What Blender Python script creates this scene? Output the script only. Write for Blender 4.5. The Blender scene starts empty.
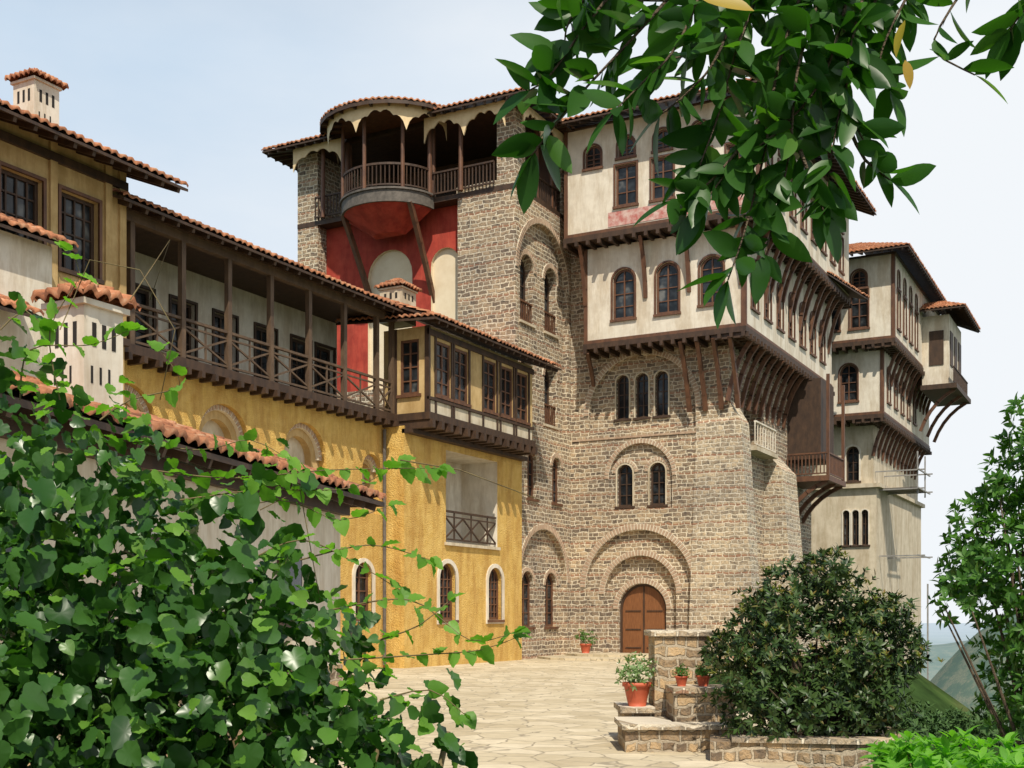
import bpy, math, random
import numpy as np
from mathutils import Vector, Matrix
from mathutils.geometry import tessellate_polygon
random.seed(7); rng=np.random.default_rng(11)
scene=bpy.context.scene
H=1.8; F=1190.0; HY=615.0
YAW=math.radians(28.2); SN=math.sin(YAW); CS=math.cos(YAW)
# ---- survey helpers: world X axis / Y axis are the monastery's wall directions (metres)
def c2w(r,d): return (CS*r-SN*d, SN*r+CS*d)
def pt(p,y,d):
    X,Y=c2w((p-512)/F*d,d); return Vector((X,Y,H+(HY-y)/F*d))
# ------------------------------------------------------------------ materials
def newmat(name):
    m=bpy.data.materials.new(name); m.use_nodes=True
    nt=m.node_tree; b=nt.nodes['Principled BSDF']; return m,nt,b
def N(nt,t,**k):
    n=nt.nodes.new(t)
    for a,v in k.items(): setattr(n,a,v)
    return n
def noise(nt,vec,scale,detail=4,rough=.6):
    n=N(nt,'ShaderNodeTexNoise'); n.inputs['Scale'].default_value=scale; n.inputs['Detail'].default_value=detail
    n.inputs['Roughness'].default_value=rough
    if vec is not None: nt.links.new(vec,n.inputs['Vector'])
    return n
def ramp(nt,fac,stops):
    r=N(nt,'ShaderNodeValToRGB'); nt.links.new(fac,r.inputs['Fac'])
    cr=r.color_ramp
    while len(cr.elements)<len(stops): cr.elements.new(.5)
    for e,(p,c) in zip(cr.elements,stops):
        e.position=p; e.color=(c[0],c[1],c[2],1)
    return r
def mixc(nt,fac,a,b,mode='MIX'):
    m=N(nt,'ShaderNodeMix',data_type='RGBA',blend_type=mode)
    for s,v in ((0,fac),(6,a),(7,b)):
        if hasattr(v,'is_linked') or hasattr(v,'links'): nt.links.new(v,m.inputs[s])
        elif s==0: m.inputs[0].default_value=v
        else: m.inputs[s].default_value=(v[0],v[1],v[2],1)
    return m.outputs[2]
def math_(nt,op,a,b=0.0,c=None):
    m=N(nt,'ShaderNodeMath',operation=op)
    for i,v in enumerate((a,b,c)):
        if v is None: continue
        if hasattr(v,'links'): nt.links.new(v,m.inputs[i])
        else: m.inputs[i].default_value=v
    return m.outputs[0]
def objv(nt): return N(nt,'ShaderNodeTexCoord').outputs['Object']
def bump(nt,b,h,strength=.4,dist=.02):
    bp=N(nt,'ShaderNodeBump'); bp.inputs['Strength'].default_value=strength; bp.inputs['Distance'].default_value=dist
    nt.links.new(h,bp.inputs['Height']); nt.links.new(bp.outputs[0],b.inputs['Normal'])
def plain(name,c1,c2,scale=6,rough=.85,bs=0,bd=.01,stain=None,vscale=None,grime=None):
    m,nt,b=newmat(name); v=objv(nt)
    if vscale:
        mp=N(nt,'ShaderNodeMapping'); mp.inputs['Scale'].default_value=vscale; nt.links.new(v,mp.inputs[0]); v=mp.outputs[0]
    n=noise(nt,v,scale,3,.65)
    r=ramp(nt,n.outputs[0],[(.32,c1),(.68,c2)]); col=r.outputs[0]
    if stain:
        mp=N(nt,'ShaderNodeMapping'); mp.inputs['Scale'].default_value=(1.6,1.6,.3); nt.links.new(objv(nt),mp.inputs[0])
        s=noise(nt,mp.outputs[0],1.1,5,.75)
        sr=ramp(nt,s.outputs[0],[(.43,(1,1,1)),(.58,tuple((1+2*q)/3 for q in stain)),(.74,stain)])
        col=mixc(nt,1.0,col,sr.outputs[0],'MULTIPLY')
    nt.links.new(col,b.inputs['Base Color']); b.inputs['Roughness'].default_value=rough
    if bs: n2=noise(nt,v,scale*7,2,.6); bump(nt,b,n2.outputs[0],bs,bd)
    return m
def stone(name,ca,cb,mort,bw=.41,rh=.175,courses=True):
    m,nt,b=newmat(name); v=objv(nt)
    s=N(nt,'ShaderNodeSeparateXYZ'); nt.links.new(v,s.inputs[0])
    u=math_(nt,'ADD',s.outputs[0],s.outputs[1])
    c=N(nt,'ShaderNodeCombineXYZ'); nt.links.new(u,c.inputs[0]); nt.links.new(s.outputs[2],c.inputs[1])
    nz=noise(nt,c.outputs[0],2.6,2)
    sub=N(nt,'ShaderNodeVectorMath',operation='SUBTRACT'); nt.links.new(nz.outputs['Color'],sub.inputs[0]); sub.inputs[1].default_value=(.5,.5,.5)
    sc=N(nt,'ShaderNodeVectorMath',operation='SCALE'); nt.links.new(sub.outputs[0],sc.inputs[0]); sc.inputs['Scale'].default_value=.19
    ad=N(nt,'ShaderNodeVectorMath',operation='ADD'); nt.links.new(c.outputs[0],ad.inputs[0]); nt.links.new(sc.outputs[0],ad.inputs[1])
    br=N(nt,'ShaderNodeTexBrick'); nt.links.new(ad.outputs[0],br.inputs['Vector'])
    br.offset=.5; br.squash=.62; br.squash_frequency=3; br.offset_frequency=2
    for k,val in (('Scale',1),('Mortar Size',.025),('Mortar Smooth',.3),('Brick Width',bw),('Row Height',rh),('Bias',-.05)): br.inputs[k].default_value=val
    br.inputs['Color1'].default_value=(*ca,1); br.inputs['Color2'].default_value=(*cb,1); br.inputs['Mortar'].default_value=(*mort,1)
    n1=noise(nt,ad.outputs[0],4.4,4,.75)
    r1=ramp(nt,n1.outputs[0],[(.28,(.26,.26,.27)),(.44,(.78,.77,.76)),(.53,(1.12,1.04,.92)),(.62,(1.05,1.07,1.1)),(.74,(1.85,1.74,1.55))])
    stn=mixc(nt,1.0,br.outputs['Color'],r1.outputs[0],'MULTIPLY')
    col=mixc(nt,br.outputs['Fac'],stn,mort)
    n3=noise(nt,c.outputs[0],.35,3,.6)
    r3=ramp(nt,n3.outputs[0],[(.3,(.74,.73,.74)),(.7,(1.2,1.15,1.07))])
    if courses:
        s2=N(nt,'ShaderNodeSeparateXYZ'); nt.links.new(ad.outputs[0],s2.inputs[0])
        f=math_(nt,'FRACT',math_(nt,'DIVIDE',s2.outputs[1],.7))
        band=math_(nt,'LESS_THAN',f,.11)
        g=math_(nt,'FRACT',math_(nt,'DIVIDE',s2.outputs[0],.27)); gap=math_(nt,'GREATER_THAN',g,.16)
        bc=mixc(nt,gap,mort,(.34,.17,.10)); col=mixc(nt,math_(nt,'MULTIPLY',band,.8),col,bc)
    col=mixc(nt,1.0,col,r3.outputs[0],'MULTIPLY')
    nt.links.new(col,b.inputs['Base Color']); b.inputs['Roughness'].default_value=.9
    hh=math_(nt,'ADD',math_(nt,'MULTIPLY',br.outputs['Fac'],-1.0),math_(nt,'MULTIPLY',n1.outputs[0],.9))
    bump(nt,b,hh,1.0,.07); return m
def leafmat(name,ca,cb,cc=None,trans=.35,rough=.35,spec=.5):
    m,nt,b=newmat(name); g=N(nt,'ShaderNodeNewGeometry')
    st=[(0,ca),(.6,cb)]+([(.93,cb),(1,cc)] if cc else [(1,cb)])
    r=ramp(nt,g.outputs['Random Per Island'],st); col=r.outputs[0]
    nt.links.new(col,b.inputs['Base Color']); b.inputs['Roughness'].default_value=rough
    b.inputs['Specular IOR Level'].default_value=spec
    if trans:
        t=N(nt,'ShaderNodeBsdfTranslucent')
        tc=mixc(nt,1.0,col,(1.5,1.9,.5),'MULTIPLY'); nt.links.new(tc,t.inputs[0])
        mx=N(nt,'ShaderNodeMixShader'); mx.inputs[0].default_value=trans
        nt.links.new(b.outputs[0],mx.inputs[1]); nt.links.new(t.outputs[0],mx.inputs[2])
        nt.links.new(mx.outputs[0],nt.nodes['Material Output'].inputs[0])
    return m
M={}
M['stone']=stone('rubble_masonry',(.42,.335,.235),(.15,.122,.098),(.66,.59,.46))
M['stone_lt']=stone('rubble_masonry_light',(.52,.445,.33),(.27,.23,.18),(.68,.62,.50))
M['stone_low']=stone('garden_masonry',(.46,.35,.22),(.18,.135,.095),(.42,.36,.27),bw=.36,rh=.15,courses=False)
M['yellow']=plain('yellow_render',(.58,.36,.085),(.68,.46,.14),3,.9,.9,.05,stain=(.70,.60,.50))
M['ochre']=plain('ochre_render',(.46,.31,.13),(.56,.40,.19),3,.9,stain=(.7,.65,.55))
M['white']=plain('white_render',(.62,.56,.46),(.74,.68,.57),2,.9,.3,.01,stain=(.72,.65,.56))
M['cream']=plain('cream_render',(.50,.43,.31),(.62,.54,.41),2,.9,.3,.01,stain=(.70,.64,.56))
M['niche']=plain('niche_render',(.68,.56,.38),(.76,.65,.47),2,.9)
M['red']=plain('red_render',(.36,.036,.020),(.46,.065,.036),2.5,.9,stain=(.6,.55,.55))
M['pink']=plain('faded_red_paint',(.42,.13,.11),(.62,.48,.42),4,.9)
M['wood']=plain('dark_timber',(.030,.015,.008),(.07,.036,.018),5,.65,vscale=(1,1,.4))
M['wood_red']=plain('chestnut_timber',(.080,.034,.018),(.15,.065,.03),5,.6,vscale=(1,1,.4))
M['wood_post']=plain('brown_post_timber',(.07,.042,.025),(.13,.08,.045),5,.7,vscale=(1,1,.4))
M['wood_grey']=plain('weathered_timber',(.07,.06,.05),(.14,.12,.10),5,.8)
M['valance']=plain('painted_valance',(.62,.45,.24),(.72,.56,.33),4,.7)
M['door']=plain('oak_door',(.15,.055,.018),(.25,.10,.035),7,.5,.4,.01,vscale=(6,6,.5))
def tilemat():
    m,nt,b=newmat('terracotta_tile'); v=objv(nt)
    n=noise(nt,v,3.6,4,.75); r=ramp(nt,n.outputs[0],[(.3,(.15,.06,.035)),(.43,(.36,.14,.065)),(.56,(.50,.22,.11)),(.70,(.56,.38,.25))])
    n2=noise(nt,v,.8,3); r2=ramp(nt,n2.outputs[0],[(.35,(.65,.64,.62)),(.65,(1.1,1.05,1.0))])
    nt.links.new(mixc(nt,1,r.outputs[0],r2.outputs[0],'MULTIPLY'),b.inputs['Base Color']); b.inputs['Roughness'].default_value=.85
    return m
M['tile']=tilemat()
M['brick']=plain('arch_brick',(.33,.21,.14),(.48,.36,.25),6,.9)
M['mortar']=plain('lime_mortar',(.58,.51,.39),(.68,.61,.48),6,.9)
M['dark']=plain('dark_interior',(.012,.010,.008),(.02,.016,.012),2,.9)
M['metal']=plain('steel_tube',(.20,.19,.18),(.30,.29,.27),3,.5)
M['bark']=plain('bark',(.06,.04,.025),(.12,.085,.05),12,.9,.8,.02)
M['stem']=plain('vine_stem',(.10,.07,.03),(.17,.13,.05),12,.8)
M['pot']=plain('terracotta_pot',(.42,.075,.03),(.50,.11,.05),5,.6)
M['soil']=plain('soil',(.05,.035,.022),(.1,.07,.045),6,.95)
M['flower']=leafmat('red_flower',(.55,.02,.03),(.65,.06,.08),trans=.3)
def glassmat():
    m,nt,b=newmat('window_glass'); v=objv(nt); n=noise(nt,v,1.6,2)
    r=ramp(nt,n.outputs[0],[(.45,(.010,.011,.012)),(.62,(.035,.04,.045)),(.75,(.15,.15,.14))]); nt.links.new(r.outputs[0],b.inputs['Base Color'])
    b.inputs['Roughness'].default_value=.15; b.inputs['Specular IOR Level'].default_value=.35
    n2=noise(nt,v,.9,1); bump(nt,b,n2.outputs[0],.15,.02); return m
M['glass']=glassmat()
def flagmat():
    m,nt,b=newmat('flagstone_paving'); v=objv(nt)
    nz=noise(nt,v,.9,3); sub=N(nt,'ShaderNodeVectorMath',operation='SCALE'); nt.links.new(nz.outputs['Color'],sub.inputs[0]); sub.inputs['Scale'].default_value=.5
    ad=N(nt,'ShaderNodeVectorMath',operation='ADD'); nt.links.new(v,ad.inputs[0]); nt.links.new(sub.outputs[0],ad.inputs[1])
    vo=N(nt,'ShaderNodeTexVoronoi',feature='DISTANCE_TO_EDGE'); vo.inputs['Scale'].default_value=2.0; nt.links.new(ad.outputs[0],vo.inputs['Vector'])
    vc=N(nt,'ShaderNodeTexVoronoi'); vc.inputs['Scale'].default_value=2.0; nt.links.new(ad.outputs[0],vc.inputs['Vector'])
    hs=N(nt,'ShaderNodeSeparateColor'); nt.links.new(vc.outputs['Color'],hs.inputs[0])
    r=ramp(nt,hs.outputs[0],[(0,(.47,.41,.29)),(.5,(.56,.50,.37)),(1,(.64,.58,.45))])
    n2=noise(nt,v,2.2,5,.75); r2=ramp(nt,n2.outputs[0],[(.3,(.82,.79,.74)),(.7,(1.12,1.09,1.05))])
    n4=noise(nt,v,.22,4,.6); r4=ramp(nt,n4.outputs[0],[(.35,(.86,.83,.77)),(.6,(1.04,1.03,1.01))])
    col=mixc(nt,1,r.outputs[0],r2.outputs[0],'MULTIPLY'); col=mixc(nt,1,col,r4.outputs[0],'MULTIPLY')
    j=ramp(nt,vo.outputs['Distance'],[(.012,(0,0,0)),(.040,(1,1,1))])
    col=mixc(nt,j.outputs[0],(.32,.27,.19),col)
    nt.links.new(col,b.inputs['Base Color']); b.inputs['Roughness'].default_value=.85
    bump(nt,b,j.outputs[0],.5,.015); return m
M['flag']=flagmat()
def landmat():
    m,nt,b=newmat('hillside_land'); v=objv(nt)
    n=noise(nt,v,.016,6,.72); r=ramp(nt,n.outputs[0],[(.35,(.02,.045,.014)),(.48,(.045,.08,.022)),(.56,(.16,.15,.07)),(.63,(.05,.085,.022)),(.7,(.13,.14,.06))])
    n0=noise(nt,v,.6,3,.7); r0=ramp(nt,n0.outputs[0],[(.3,(.5,.5,.5)),(.7,(1.3,1.3,1.2))]); col=mixc(nt,1,r.outputs[0],r0.outputs[0],'MULTIPLY')
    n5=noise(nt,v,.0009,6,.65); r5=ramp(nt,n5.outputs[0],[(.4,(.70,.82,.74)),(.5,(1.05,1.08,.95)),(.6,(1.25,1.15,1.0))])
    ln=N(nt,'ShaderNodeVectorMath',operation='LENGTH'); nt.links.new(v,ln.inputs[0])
    def painted_haze(D): return math_(nt,'SUBTRACT',1.0,math_(nt,'POWER',2.718,math_(nt,'DIVIDE',ln.outputs['Value'],-D)))
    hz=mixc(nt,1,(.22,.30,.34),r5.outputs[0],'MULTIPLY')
    col=mixc(nt,painted_haze(5200.0),col,hz); col=mixc(nt,math_(nt,'POWER',painted_haze(9000.0),1.5),col,(.37,.44,.51))  # aerial haze painted into the base colour, growing with distance from the origin
    nt.links.new(col,b.inputs['Base Color']); b.inputs['Roughness'].default_value=1
    b.inputs['Specular IOR Level'].default_value=0; return m
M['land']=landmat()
# ------------------------------------------------------------------ mesh tools
def group(name):
    e=bpy.data.objects.new(name,None); scene.collection.objects.link(e); e.empty_display_size=.5; return e
ALL=[]
class P:
    def __init__(s,name,mat,parent=None,smooth=False):
        s.name=name; s.mat=mat; s.parent=parent; s.v=[]; s.f=[]; s.smooth=smooth; ALL.append(s)
    def add(s,vs,fs):
        o=len(s.v); s.v.extend([tuple(v) for v in vs]); s.f.extend([tuple(i+o for i in f) for f in fs])
    def done(s):
        if not s.v: return
        me=bpy.data.meshes.new(s.name); me.from_pydata(s.v,[],s.f); me.update()
        if s.smooth: me.polygons.foreach_set('use_smooth',[True]*len(me.polygons))
        ob=bpy.data.objects.new(s.name,me); ob.data.materials.append(M[s.mat] if isinstance(s.mat,str) else s.mat)
        scene.collection.objects.link(ob)
        if s.parent: ob.parent=s.parent
        s.ob=ob
class B:
    """a building: one Empty, parts created on demand"""
    def __init__(s,name,wall='stone'):
        s.e=group(name); s.p={}; s.wallmat=wall
    def __getitem__(s,k):
        if k not in s.p:
            nm,mt=(k.split('|')+[None])[:2]
            s.p[k]=P(nm,mt or nm,s.e,nm in('tiles','roof'))
        return s.p[k]
BOXF=[(0,1,2,3),(7,6,5,4),(0,4,5,1),(1,5,6,2),(2,6,7,3),(3,7,4,0)]
def FF(Y0): return lambda u,n,z:(u,Y0-n,z)
def FS(X0): return lambda u,n,z:(X0+n,u,z)
def box(p,f,u0,u1,z0,z1,n0,n1):
    p.add([f(u0,n0,z0),f(u1,n0,z0),f(u1,n0,z1),f(u0,n0,z1),f(u0,n1,z0),f(u1,n1,z0),f(u1,n1,z1),f(u0,n1,z1)],BOXF)
def wbox(p,x0,x1,y0,y1,z0,z1): box(p,lambda u,n,z:(u,n,z),x0,x1,z0,z1,y0,y1)
def beam(p,a,b,w=.12,h=None):
    h=h or w; a=Vector(a); b=Vector(b); d=(b-a)
    if d.length<1e-6: return
    d.normalize(); up=Vector((0,0,1)) if abs(d.z)<.95 else Vector((1,0,0))
    s=d.cross(up).normalized()*w/2; t=s.cross(d).normalized()*h/2
    vs=[q+i*s+j*t for q in(a,b) for i,j in((-1,-1),(1,-1),(1,1),(-1,1))]
    p.add(vs,BOXF)
def tube(p,pts,r0,r1,seg=7):
    n=len(pts); pts=[Vector(q) for q in pts]; vs=[]; fs=[]
    for i,q in enumerate(pts):
        d=(pts[min(i+1,n-1)]-pts[max(i-1,0)]).normalized(); up=Vector((0,0,1)) if abs(d.z)<.9 else Vector((1,0,0))
        s=d.cross(up).normalized(); t=s.cross(d); r=r0+(r1-r0)*i/(n-1)
        for k in range(seg):
            a=2*math.pi*k/seg; vs.append(q+s*math.cos(a)*r+t*math.sin(a)*r)
    for i in range(n-1):
        for k in range(seg): fs.append((i*seg+k,i*seg+(k+1)%seg,(i+1)*seg+(k+1)%seg,(i+1)*seg+k))
    fs.append(tuple(range(seg))); fs.append(tuple((n-1)*seg+k for k in range(seg))); p.add(vs,fs)
def lathe(p,c,prof,seg=18):
    vs=[];fs=[]
    for r,z in prof:
        for k in range(seg): a=2*math.pi*k/seg; vs.append((c[0]+r*math.cos(a),c[1]+r*math.sin(a),c[2]+z))
    for i in range(len(prof)-1):
        for k in range(seg): fs.append((i*seg+k,i*seg+(k+1)%seg,(i+1)*seg+(k+1)%seg,(i+1)*seg+k))
    fs.append(tuple(range(seg))); p.add(vs,fs)
def rect(u0,u1,z0,z1): return [(u0,z0),(u1,z0),(u1,z1),(u0,z1)]
def arch(uc,w,z0,z1,seg=12,k=1.0):
    r=w/2; rz=r*k; zs=z1-rz
    a=[(uc-r,z0),(uc+r,z0)]
    for i in range(seg+1):
        t=math.pi*i/seg; a.append((uc+r*math.cos(t),zs+rz*math.sin(t)))
    return a
def holed(p,f,outer,holes,n):
    ls=[[Vector((u,z,0)) for u,z in outer]]+[[Vector((u,z,0)) for u,z in h] for h in holes]
    flat=[q for l in ls for q in l]; tr=tessellate_polygon(ls)
    p.add([f(q.x,n,q.y) for q in flat],tr)
def face(p,f,poly,n): holed(p,f,poly,[],n)
def reveal(p,f,poly,n0,n1):
    k=len(poly); vs=[f(u,n0,z) for u,z in poly]+[f(u,n1,z) for u,z in poly]
    p.add(vs,[(i,(i+1)%k,(i+1)%k+k,i+k) for i in range(k)])
def inset(poly,a):
    us=[q[0] for q in poly]; zs=[q[1] for q in poly]; cu=(min(us)+max(us))/2; cz=(min(zs)+max(zs))/2
    hu=(max(us)-min(us))/2; hz=(max(zs)-min(zs))/2
    return [(cu+(u-cu)*(hu-a)/hu, cz+(z-cz)*(hz-a)/hz) for u,z in poly]
def ringp(p,f,po,pi_,n0,n1):
    k=len(po); vs=[f(u,n1,z) for u,z in po]+[f(u,n1,z) for u,z in pi_]+[f(u,n0,z) for u,z in po]+[f(u,n0,z) for u,z in pi_]
    fs=[]
    for i in range(k):
        j=(i+1)%k; fs+= [(i,j,k+j,k+i),(i,j,2*k+j,2*k+i),(k+i,k+j,3*k+j,3*k+i)]
    p.add(vs,fs)
def win(b,f,uc,w,z0,z1,arched=True,n=0,cols=2,rows=3,depth=.22,frame='wood',wall=None,surround=None,sw=.12,glass='glass'):
    poly=arch(uc,w,z0,z1) if arched else rect(uc-w/2,uc+w/2,z0,z1)
    reveal(b[wall or 'walls|'+b.wallmat],f,poly,n,n-depth)
    face(b[glass],f,inset(poly,.02),n-depth+.01)
    fw=min(.09,w*.11)
    ringp(b['window_frames|'+frame],f,poly,inset(poly,fw),n-depth,n-depth+.07)
    fr=b['window_frames|'+frame]; r=w/2; zs=z1-r
    for i in range(1,cols):
        u=uc-w/2+w*i/cols; zt=z1-.02
        if arched: zt=zs+math.sqrt(max(0,r*r-(u-uc)**2))-.02
        tt=.03 if cols>2 or i!=1 else .045
        box(fr,f,u-tt/2-.008,u+tt/2+.008,z0+.03,zt,n-depth+.005,n-depth+.055)
    zt=zs if arched else z1
    for i in range(1,rows+(1 if arched else 0)):
        z=z0+(zt-z0)*i/rows
        box(fr,f,uc-w/2+.03,uc+w/2-.03,z-.02,z+.02,n-depth+.007,n-depth+.05)
    if surround:
        po=inset(poly,-sw); ringp(b['window_surrounds|'+surround],f,po,poly,n-.02,n+.05)
    box(b['window_frames|'+frame] if frame!='wood' or surround else b['sills|cream'],f,uc-w/2-.1,uc+w/2+.1,z0-.1,z0-.003,n-.05,n+.09)
    return poly
def vous(b,f,uc,zs,r0,r1,n0,n1,kz=1.0,nseg=None,a0=0,a1=math.pi):
    m=b['arch_mortar|mortar']; br=b['arch_bricks|brick']
    nseg=nseg or int((a1-a0)*r1/.15)
    def q(r,a): return (uc+r*math.cos(a),zs+r*kz*math.sin(a))
    S=24
    for i in range(S):
        a=a0+(a1-a0)*i/S; c=a0+(a1-a0)*(i+1)/S
        po=[q(r0,a),q(r1,a),q(r1,c),q(r0,c)]
        m.add([f(u,n1-.02,z) for u,z in po]+[f(u,n0,z) for u,z in po],[(0,1,2,3),(0,3,7,4),(1,2,6,5)])
    for i in range(nseg):
        a=a0+(a1-a0)*(i+.18)/nseg; c=a0+(a1-a0)*(i+.82)/nseg; rj=random.uniform(-.03,.03)
        po=[q(r0+.01,a),q(r1-.01+rj,a),q(r1-.01+rj,c),q(r0+.01,c)]
        br.add([f(u,n1,z) for u,z in po]+[f(u,n0,z) for u,z in po],[(0,1,2,3),(0,3,7,4),(1,2,6,5),(0,1,5,4),(2,3,7,6)])
def rail(b,f,us,z0,h,n,style='x',mat='wood',gap=.16):
    p=b['railing|'+mat]; u0,u1=us[0],us[-1]
    box(p,f,u0,u1,z0+h-.07,z0+h,n-.05,n+.05); box(p,f,u0,u1,z0+.08,z0+.14,n-.03,n+.03)
    if style=='x':
        box(p,f,u0,u1,z0+h*.78,z0+h*.78+.05,n-.025,n+.025)
        for a,c in zip(us[:-1],us[1:]):
            beam(p,f(a,n,z0+.14),f(c,n,z0+h*.78),.05); beam(p,f(a,n+.005,z0+h*.78),f(c,n+.005,z0+.14),.05)
            m=(a+c)/2; box(p,f,m-.025,m+.025,z0+.1,z0+h-.05,n-.02,n+.02)
    else:
        k=int((u1-u0)/gap)
        for i in range(k+1):
            u=u0+(u1-u0)*i/k; box(p,f,u-.025,u+.025,z0+.1,z0+h-.05,n-.02,n+.02)
def tile(p,A,Bq,C,D,w=.25,row=.42,hgt=.065,seg=6):
    A,Bq,C,D=map(Vector,(A,Bq,C,D)); nu=max(1,round((Bq-A).length/w)); nr=max(1,round(((D-A).length)/row))
    nrm=(Bq-A).cross(D-A).normalized()
    if nrm.z<0: nrm=-nrm
    vs=[];fs=[]; W=nu*seg+1
    def q(s,t,h): return (A*(1-s)+Bq*s)*(1-t)+(D*(1-s)+C*s)*t+nrm*h
    jit=[random.uniform(-.02,.02) for _ in range(nu+1)]
    prof=[hgt*(.5-.5*math.cos(2*math.pi*i/seg))**.8*1.0 for i in range(seg+1)]
    for r in range(nr):
        for k,(t,lift) in enumerate(((r/nr,-.0),(r/nr,.045),((r+1)/nr,.0))):
            for i in range(W):
                c=min(i//seg,nu-1); pr=prof[i-c*seg] if i-c*seg<=seg else 0
                j=jit[(c*7+r*3)%len(jit)]
                dt=0 if r and k<2 or k==2 else j*2/max(.1,(D-A).length)
                vs.append(q(i/(W-1),t+dt,(pr+lift+j*.5) if k else (pr+lift)-.02))
        b0=len(vs)-3*W
        for k in range(2):
            for i in range(W-1): fs.append((b0+k*W+i,b0+k*W+i+1,b0+(k+1)*W+i+1,b0+(k+1)*W+i))
    p.add(vs,fs)
def eave(b,A,Bq,C,D,rafters=True,th=.07,mat='wood'):
    """tiles + boarded soffit + rafter tails + fascia"""
    tile(b['roof|tile'],A,Bq,C,D)
    A,Bq,C,D=map(Vector,(A,Bq,C,D)); dz=Vector((0,0,-.05)); dz2=Vector((0,0,-.05-th))
    vs=[A+dz,Bq+dz,C+dz,D+dz,A+dz2,Bq+dz2,C+dz2,D+dz2]; b['soffit|'+mat].add(vs,BOXF)
    if rafters:
        L=(Bq-A).length; k=int(L/.55)
        for i in range(k+1):
            s=(i+.5)/(k+1); a=A*(1-s)+Bq*s; c=D*(1-s)+C*s; e=(c-a); l=min(e.length,2.0); e.normalize()
            z=Vector((0,0,-.05-th-.06)); beam(b['rafters|'+mat],a+z+e*.06,a+z+e*l,.09,.12)
def strut(p,a,b,w=.14,sag=.25,seg=5):
    a=Vector(a);b=Vector(b); m=Vector((a.x*(.5+sag)+b.x*(.5-sag),a.y*(.5+sag)+b.y*(.5-sag),(a.z*(.5-sag)+b.z*(.5+sag)))) 
    pv=a
    for i in range(1,seg+1):
        t=i/seg; q=a*(1-t)**2+m*2*t*(1-t)+b*t*t; beam(p,pv,q+(q-pv)*.08,w,w*1.2); pv=q
def chimney(name,x,y,z0,z1,w,rot=0,mat='white',o_=.14,rise=.36):
    b=B(name,mat); W=b['walls|'+mat]
    def R(u,n,z):
        c,s=math.cos(rot),math.sin(rot); return (x+u*c-n*s,y+u*s+n*c,z)
    h=w/2; hz=z1-z0
    box(W,R,-h,h,z0,z1,-h,h)
    for s in(0,1,2,3):
        def Rs(u,n,z,s=s):
            a=s*math.pi/2; uu=u*math.cos(a)-n*math.sin(a); nn=u*math.sin(a)+n*math.cos(a); return R(uu,nn,z)
        for k in(-1,0,1):
            box(b['smoke_slots|dark'],Rs,k*w*.25-w*.05,k*w*.25+w*.05,z1-hz*.30,z1-hz*.12,h-.02,h+.006)
            if hz>.9: box(b['smoke_slots|dark'],Rs,(k+.4)*w*.22-w*.025,(k+.4)*w*.22+w*.025,z1-hz*.58,z1-hz*.45,h-.02,h+.006)
    box(b['cap_slab|'+mat],R,-h-.05,h+.05,z1,z1+.06,-h-.05,h+.05)
    o=h+o_; top=R(0,0,z1+.1+w*rise)
    cs=[R(-o,-o,z1+.08),R(o,-o,z1+.08),R(o,o,z1+.08),R(-o,o,z1+.08)]
    for i in range(4):
        a,c=Vector(cs[i]),Vector(cs[(i+1)%4]); t=Vector(top); tile(b['roof|tile'],a,c,t+(c-a)*.08,t-(c-a)*.08,w=.17,row=.25,hgt=.07)
    return b
# ================================================================== LEFT WING
g=B('gallery_wing','yellow'); Wl=g['walls|yellow']
XW=-23.0; f=FS(XW); holes=[]
for yc in (22.1,25.75,29.4,32.95):
    w=2.1 if yc<32 else 1.1
    po=arch(yc,w,5.2,7.75 if w>2 else 7.2); holes.append(po)
    reveal(Wl,f,po,0,-.3)
    ip=arch(yc,w*.62,5.2,7.75-.4 if w>2 else 6.9)
    holed(g['lunettes|ochre'],f,po,[ip],-.3); reveal(g['lunettes|ochre'],f,ip,-.3,-.55); face(g['lunette_infill|cream'],f,ip,-.55)
    vous(g,f,yc,7.75-w/2 if w>2 else 7.2-w/2,w/2-.16,w/2-.002,-.3,-.16)
holes.append(win(g,f,32.45,1.0,1.7,3.55,True,frame='wood_red',surround='white',sw=.14))
holes.append(win(g,f,29.4,1.0,1.7,3.55,True,frame='wood_red',surround='white',sw=.14))
holed(Wl,f,rect(21.4,33.72,-.5,8.35),holes,0)
box(g['gallery_floor|wood'],FS(0),21.4,33.7,8.36,8.6,-25.2,-22.5)
for i in range(24): box(g['joists|wood'],FS(0),21.6+i*.52,21.72+i*.52,8.18,8.355,-23.4,-22.4)
posts=[21.9,23.7,25.5,27.3,29.1,30.9,32.7,33.6]
for y in posts: box(g['posts|wood_post'],FS(-22.65),y-.075,y+.075,8.6,11.75,-.075,.075)
rail(g,FS(-22.65),posts,8.6,1.1,0,mat='wood_post')
box(g['posts|wood_post'],FS(-22.65),21.5,33.7,11.7,11.95,-.1,.1)
bk=FS(-25.0); hs=[]
for yc in (22.6,24.5,26.2,28.0,29.9,31.7,33.0):
    hs.append(win(g,bk,yc,1.0,8.65 if int(yc)%2==0 else 9.3,11.0,False,wall='gallery_back_wall|white',frame='wood',cols=2,rows=4,surround='wood',sw=.08))
holed(g['gallery_back_wall|white'],bk,rect(21.4,33.7,8.5,12.6),hs,0)
box(g['ceiling|wood'],FS(0),21.4,33.7,11.96,12.02,-25.0,-22.5)
eave(g,(-21.95,21.0,12.0),(-21.95,33.6,12.0),(-28.0,33.6,14.3),(-28.0,21.0,14.3))
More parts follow.
